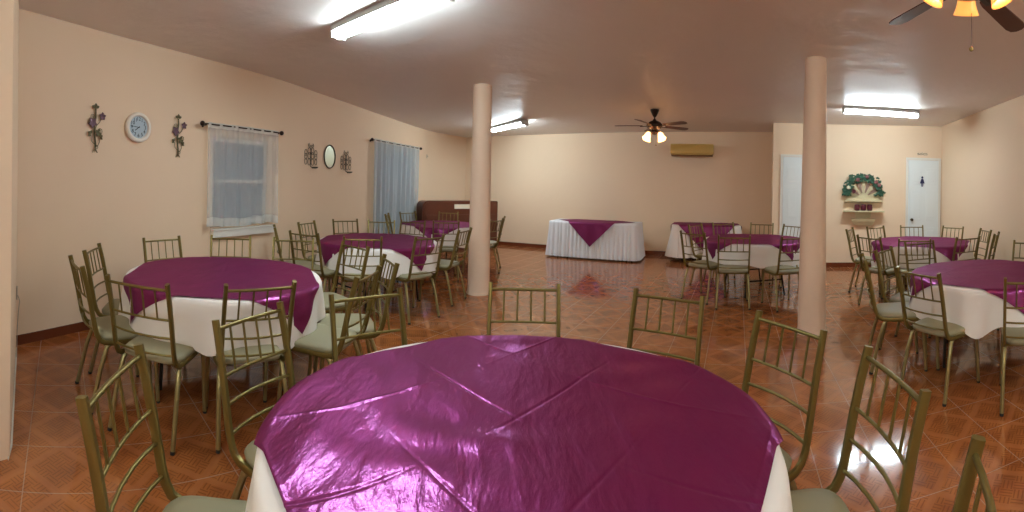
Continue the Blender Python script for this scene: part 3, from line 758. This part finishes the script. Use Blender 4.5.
# outlet with its wire on the near wall
ot = thing('power_outlet', 'small grey outlet with a thin hanging wire near the corner', 'outlet'); on_wall(ot, NEAR, 4.37, .52)
boxobj('cover_plate', (-.03, .03, -.012, -.001, -.05, .05), M_outlet, ot)
bm = BM(); sweep(bm, [(0, -.014, -.02), (-.01, -.03, -.06), (-.04, -.02, -.16), (-.06, -.012, -.30), (-.07, -.012, -.50)], .004, .004, 6); obj('wire', bm, M_outlet, ot)
# air conditioner
ac = thing('air_conditioner', 'wall air conditioner coloured by warm lamplight, high on the back wall', 'air conditioner'); on_wall(ac, BACK, 5.575, 2.32)
bm = BM(); box(bm, -.47, .47, -.19, -.002, -.085, .135, .018); obj('body', bm, M_ac, ac, 40)
bm = BM()
for k in range(6): box(bm, -.44, .44, -.196, -.189, -.03+k*.024, -.018+k*.024, .002)
obj('grille', bm, M_ac, ac)
bm = BM(); box(bm, -.45, .45, -.165, -.01, -.125, -.086, .004); obj('air_outlet', bm, M_acd, ac)
bm = BM(); box(bm, -.44, .44, -.192, -.166, -.102, -.088, .004); obj('flap', bm, M_ac, ac)
# shelves with fan ornament, ivy and pots
sh = thing('wall_shelf', 'upper whitewashed shelf carrying the wooden fan and ivy', 'shelf', group='wall shelves by the restroom door'); on_wall(sh, REST, 1.79, 1.30)
boxobj('board', (-.38, .38, -.14, -.002, -.012, .014), M_fanw, sh); boxobj('cornice', (-.36, .36, -.10, -.002, -.034, -.013), M_fanw, sh)
sh2 = thing('wall_shelf', 'lower wall shelf holding the three dark red pots', 'shelf', group='wall shelves by the restroom door'); on_wall(sh2, REST, 1.79, 1.10)
boxobj('board', (-.40, .40, -.22, -.002, -.014, .012), M_fanw, sh2)
bm = BM()
for (z0, z1, w0, w1, d0, d1) in ((-.28, -.20, .17, .22, .07, .12), (-.20, -.15, .22, .235, .12, .14), (-.15, -.015, .14, .16, .05, .06)):
    vs = [bm.verts.new(p) for p in ((-w0, -.002, z0), (w0, -.002, z0), (w0, -d0, z0), (-w0, -d0, z0), (-w1, -.002, z1), (w1, -.002, z1), (w1, -d1, z1), (-w1, -d1, z1))]
    for f in ((0, 3, 2, 1), (4, 5, 6, 7), (0, 1, 5, 4), (2, 3, 7, 6), (1, 2, 6, 5), (0, 4, 7, 3)): bm.faces.new([vs[i] for i in f])
obj('corbel', bm, M_fanw, sh2)
for k, lab in enumerate(('dark red pot on the lower shelf, nearest the column', 'dark red pot between the two others on the lower shelf', 'dark red pot on the lower shelf, nearest the restroom door')):
    pt = thing('candle_pot', lab, 'pot', group='pots on the lower shelf'); on_wall(pt, REST, 1.66+k*.125, 1.113); bm = BM()
    lathe(bm, [(.035, 0), (.050, .012), (.056, .06), (.050, .10), (.052, .112), (.044, .112), (.042, .10)], 16, (0, -.12, 0)); obj('pot', bm, M_pot, pt, 50)
    bm = BM(); lathe(bm, [(.041, .09), (.041, .122), (.01, .126)], 14, (0, -.12, 0)); obj('candle', bm, M_potd, pt, 50)
fn = thing('wooden_fan', 'whitewashed wooden fan standing on the upper shelf', 'wall ornament'); on_wall(fn, REST, 1.79, 1.3145)
bm = BM(); pts = [(-.34, 0), (.34, 0), (.34, .14), (.26, .17), (.13, .15), (.09, .20), (-.09, .20), (-.13, .15), (-.26, .17), (-.34, .14)]
f = [bm.verts.new((x, -.040, z)) for x, z in pts]; b = [bm.verts.new((x, -.015, z)) for x, z in pts]; bm.faces.new(f); bm.faces.new(b[::-1])
for i in range(10): bm.faces.new((f[i], f[(i+1) % 10], b[(i+1) % 10], b[i]))
obj('base', bm, M_fanw, fn)
for k in range(9):
    a = math.radians(90+(k-4)*19); d = Vector((math.cos(a), 0, math.sin(a))); s_ = Vector((-d.z, 0, d.x)); bm = BM(); o0 = Vector((0, -.052-.001*k, .05)); q = [o0+d*.10-s_*.012, o0+d*.10+s_*.012, o0+d*.42+s_*.048, o0+d*.44, o0+d*.42-s_*.048]
    f = [bm.verts.new(v) for v in q]; b = [bm.verts.new(v+Vector((0, .008, 0))) for v in q]; bm.faces.new(f); bm.faces.new(b[::-1])
    for i in range(5): bm.faces.new((f[i], f[(i+1) % 5], b[(i+1) % 5], b[i]))
    obj('slat', bm, M_fanw if k % 2 == 0 else M_slat, fn)
iv = thing('ivy_garland', 'artificial green ivy garland with small roses around the wooden fan', 'garland'); on_wall(iv, REST, 1.79, 1.3145); rng = random.Random(3); bm = BM(); bs = BM(); prev = []
for k in range(150):
    a = math.radians(rng.uniform(-8, 188)); rr = .375+rng.gauss(0, .045); x_ = rr*.92*math.cos(a); z_ = .08+rr*1.05*math.sin(a)*.98
    if abs(x_) > .28 and z_ < .36: x_ *= .98
    leaf(bm, x_, max(z_, .12), rng.uniform(.038, .062), rng.uniform(0, 6.28), 3, 0, -.075-rng.uniform(0, .05))
obj('leaves', bm, M_green, iv); sweep(bs, [(.36*math.cos(t), -.075, max(.1, .08+.38*math.sin(t))) for t in [math.radians(-4+188*k/20) for k in range(21)]], .006, .006, 6, side=(0, 1, 0)); obj('vine_stem', bs, M_green, iv)
for k, (x_, z_, m_) in enumerate(((-.30, .24, M_cream), (-.12, .40, M_berry), (.24, .36, M_berry), (.06, .46, M_berry), (-.20, .17, M_pot), (.30, .30, M_berry))):
    bm = BM(); bmesh.ops.create_icosphere(bm, subdivisions=2, radius=.038, matrix=Matrix.Translation((x_, -.135, z_)) @ Matrix.Diagonal((1, .6, 1, 1)))
    for v in bm.verts: v.co += Vector((rng.gauss(0, .004), rng.gauss(0, .004), rng.gauss(0, .004)))
    obj('rose', bm, m_, iv)

# ------------------------------------------------------------------ fluorescent lights
def tube_light(cx, cy, ang, L, label, w=.062):
    z = crz(cx, cy); root = thing('ceiling_light', label, 'ceiling light', (cx, cy, z-.004), 0, 'fluorescent ceiling lights')
    root.rotation_euler = (-.0244*1, 0, math.radians(ang)) if False else (0, 0, math.radians(ang))
    bm = BM(); box(bm, -L/2-.01, L/2+.01, -.080, .080, -.050, -.0, .004); obj('housing', bm, M_housing, root)
    bm = BM(); n = 16; rings = []
    for x in (-L/2, L/2): rings.append([bm.verts.new((x, w*math.cos(2*PI*k/n), -.080+.030*math.sin(2*PI*k/n))) for k in range(n)])
    for k in range(n): bm.faces.new((rings[0][k], rings[0][(k+1) % n], rings[1][(k+1) % n], rings[1][k]))
    bm.faces.new(rings[0]); bm.faces.new(rings[1][::-1])
    obj('diffuser', bm, M_tube, root, 50)
    for s in (-1, 1):
        bm = BM(); box(bm, s*(L/2+.004)-.010, s*(L/2+.004)+.010, -.081, .081, -.108, -.002, .003); obj('end_cap', bm, M_housing, root)
tube_light(-1.02, 3.27, -30, 1.24, 'fluorescent ceiling light cut by the top of the picture')
tube_light(-.11, 8.78, -60, 1.30, 'fluorescent ceiling light behind the far column')
tube_light(5.27, 4.58, -33, 1.24, 'fluorescent ceiling light before the restroom wall')
tube_light(2.3, -1.3, 0, 1.24, 'added unseen fluorescent light behind the camera on the fan side')  # unseen fill lamp, added to brighten the nearer walls
tube_light(-.8, -1.0, 0, 1.24, 'added unseen fluorescent light behind the camera on the clock wall side')  # second added lamp out of view, lifts the near end of the clock wall

# ------------------------------------------------------------------ ceiling fans
def fan(cx, cy, blade_deg, nb, lamp_deg, label, shade, lz=0.0):
    zc = crz(cx, cy); root = thing('ceiling_fan', label, 'ceiling fan', (cx, cy, 0), 0, 'ceiling fans')
    bm = BM(); lathe(bm, [(.02, zc-.13), (.035, zc-.11), (.07, zc-.03), (.075, zc-.006)], 24); obj('canopy', bm, M_bronze, root, 50)
    bm = BM(); lathe(bm, [(.012, 2.60), (.012, zc-.12)], 12); obj('downrod', bm, M_bronze, root, 50)
    bm = BM(); lathe(bm, [(.05, 2.455), (.11, 2.47), (.135, 2.50), (.13, 2.54), (.09, 2.575), (.03, 2.60), (.02, 2.62)], 28); obj('motor_housing', bm, M_bronze, root, 50)
    bm = BM(); lathe(bm, [(.015, 2.36), (.045, 2.37), (.055, 2.40), (.04, 2.44), (.05, 2.454)], 20); bm.transform(Matrix.Translation((0, 0, lz))); obj('light_hub', bm, M_bronze, root, 50)
    for k in range(nb):
        a = math.radians(blade_deg+360*k/nb); Rm = Matrix.Rotation(a, 4, 'Z')
        bm = BM(); pts = []
        for t, w in ((.20, .036), (.25, .046), (.45, .055), (.60, .060), (.65, .048), (.67, .018)): pts.append((t, w))
        out = [(t, -w) for t, w in pts]+[(t, w) for t, w in reversed(pts)]
        tilt = -math.tan(math.radians(12))
        f = [bm.verts.new((x, y, 2.515+y*tilt)) for x, y in out]; b = [bm.verts.new((x, y, 2.508+y*tilt)) for x, y in out]; bm.faces.new(f); bm.faces.new(b[::-1])
        for i in range(len(out)): bm.faces.new((f[i], f[(i+1) % len(out)], b[(i+1) % len(out)], b[i]))
        bm.transform(Rm); bl = obj('blade', bm, M_blade, root)
        bm = BM(); box(bm, .10, .24, -.018, .018, 2.494, 2.503, .002); bm.transform(Rm); obj('blade_bracket', bm, M_bronze, bl)
    UP = Matrix.Translation((0, 0, lz))
    for k in range(4):
        a = math.radians(lamp_deg+90*k); Rm = Matrix.Rotation(a, 4, 'Z') 
        bm = BM(); sweep(bm, [(.03, 0, 2.40), (.07, 0, 2.425), (.11, 0, 2.415), (.125, 0, 2.39)], .008, .008, 8, side=(0, 1, 0)); bm.transform(UP @ Rm); obj('lamp_arm', bm, M_bronze, root, 50)
        T = Matrix.Translation((.125, 0, 2.39)) @ Matrix.Rotation(math.radians(-28), 4, 'Y')
        bm = BM(); lathe(bm, [(.020, .0), (.034, -.015), (.046, -.05), (.055, -.09), (.070, -.125), (.067, -.125), (.052, -.09), (.043, -.05), (.031, -.018), (.017, -.004)], 20, cap=False); bm.transform(UP @ Rm @ T); o = obj('lamp_shade', bm, shade, root, True)
        bm = BM(); bmesh.ops.create_uvsphere(bm, u_segments=12, v_segments=8, radius=.026, matrix=Matrix.Translation((0, 0, -.07))); bm.transform(UP @ Rm @ T); obj('bulb', bm, M_bulb, o, True)
    bm = BM(); sweep(bm, [(.03, -.01, 2.37), (.03, -.01, 2.20)], .0016, .0016, 5); pc = obj('pull_chain', bm, M_bronze, root)
    bm = BM(); bmesh.ops.create_uvsphere(bm, u_segments=10, v_segments=8, radius=.012, matrix=Matrix.Translation((.03, -.01, 2.19))); obj('chain_ball', bm, M_goldl, pc, True)
fan(2.30, 6.76, 11, 5, 26, 'dark ceiling fan with lit lamps beside the air conditioner', M_shade)
fan(1.84, 1.05, 72, 5, 31, 'ceiling fan with amber lamps at the top corner of the view', M_shade2, .15)

# ------------------------------------------------------------------ world, camera
w = bpy.data.worlds.new('dusk'); sc.world = w; w.use_nodes = True
w.node_tree.nodes['Background'].inputs[0].default_value = (.30, .42, .60, 1); w.node_tree.nodes['Background'].inputs[1].default_value = .35
cam = bpy.data.cameras.new('camera'); cam.type = 'PANO'; cam.panorama_type = 'CENTRAL_CYLINDRICAL'
F, CY = 430.5, 185.66
cam.central_cylindrical_range_u_min = -512/F; cam.central_cylindrical_range_u_max = 512/F
cam.central_cylindrical_range_v_min = -(512-CY)/F; cam.central_cylindrical_range_v_max = CY/F; cam.central_cylindrical_radius = 1
cam.clip_start = .05
co = bpy.data.objects.new('camera', cam); COL.objects.link(co); sc.camera = co
c, s = math.cos(.022), math.sin(.022)
co.matrix_world = Matrix(((c, -s, 0, 0), (0, 0, -1, 0), (s, c, 0, 1.466), (0, 0, 0, 1)))
vs = sc.view_settings; vs.view_transform = 'Standard'; vs.look = 'None'; vs.gamma = 1; vs.use_curve_mapping = False; vs.exposure = 0.56
sc.cycles.use_denoising = True; sc.cycles.max_bounces = 8; sc.cycles.diffuse_bounces = 5; sc.cycles.transparent_max_bounces = 12; sc.cycles.sample_clamp_indirect = 6
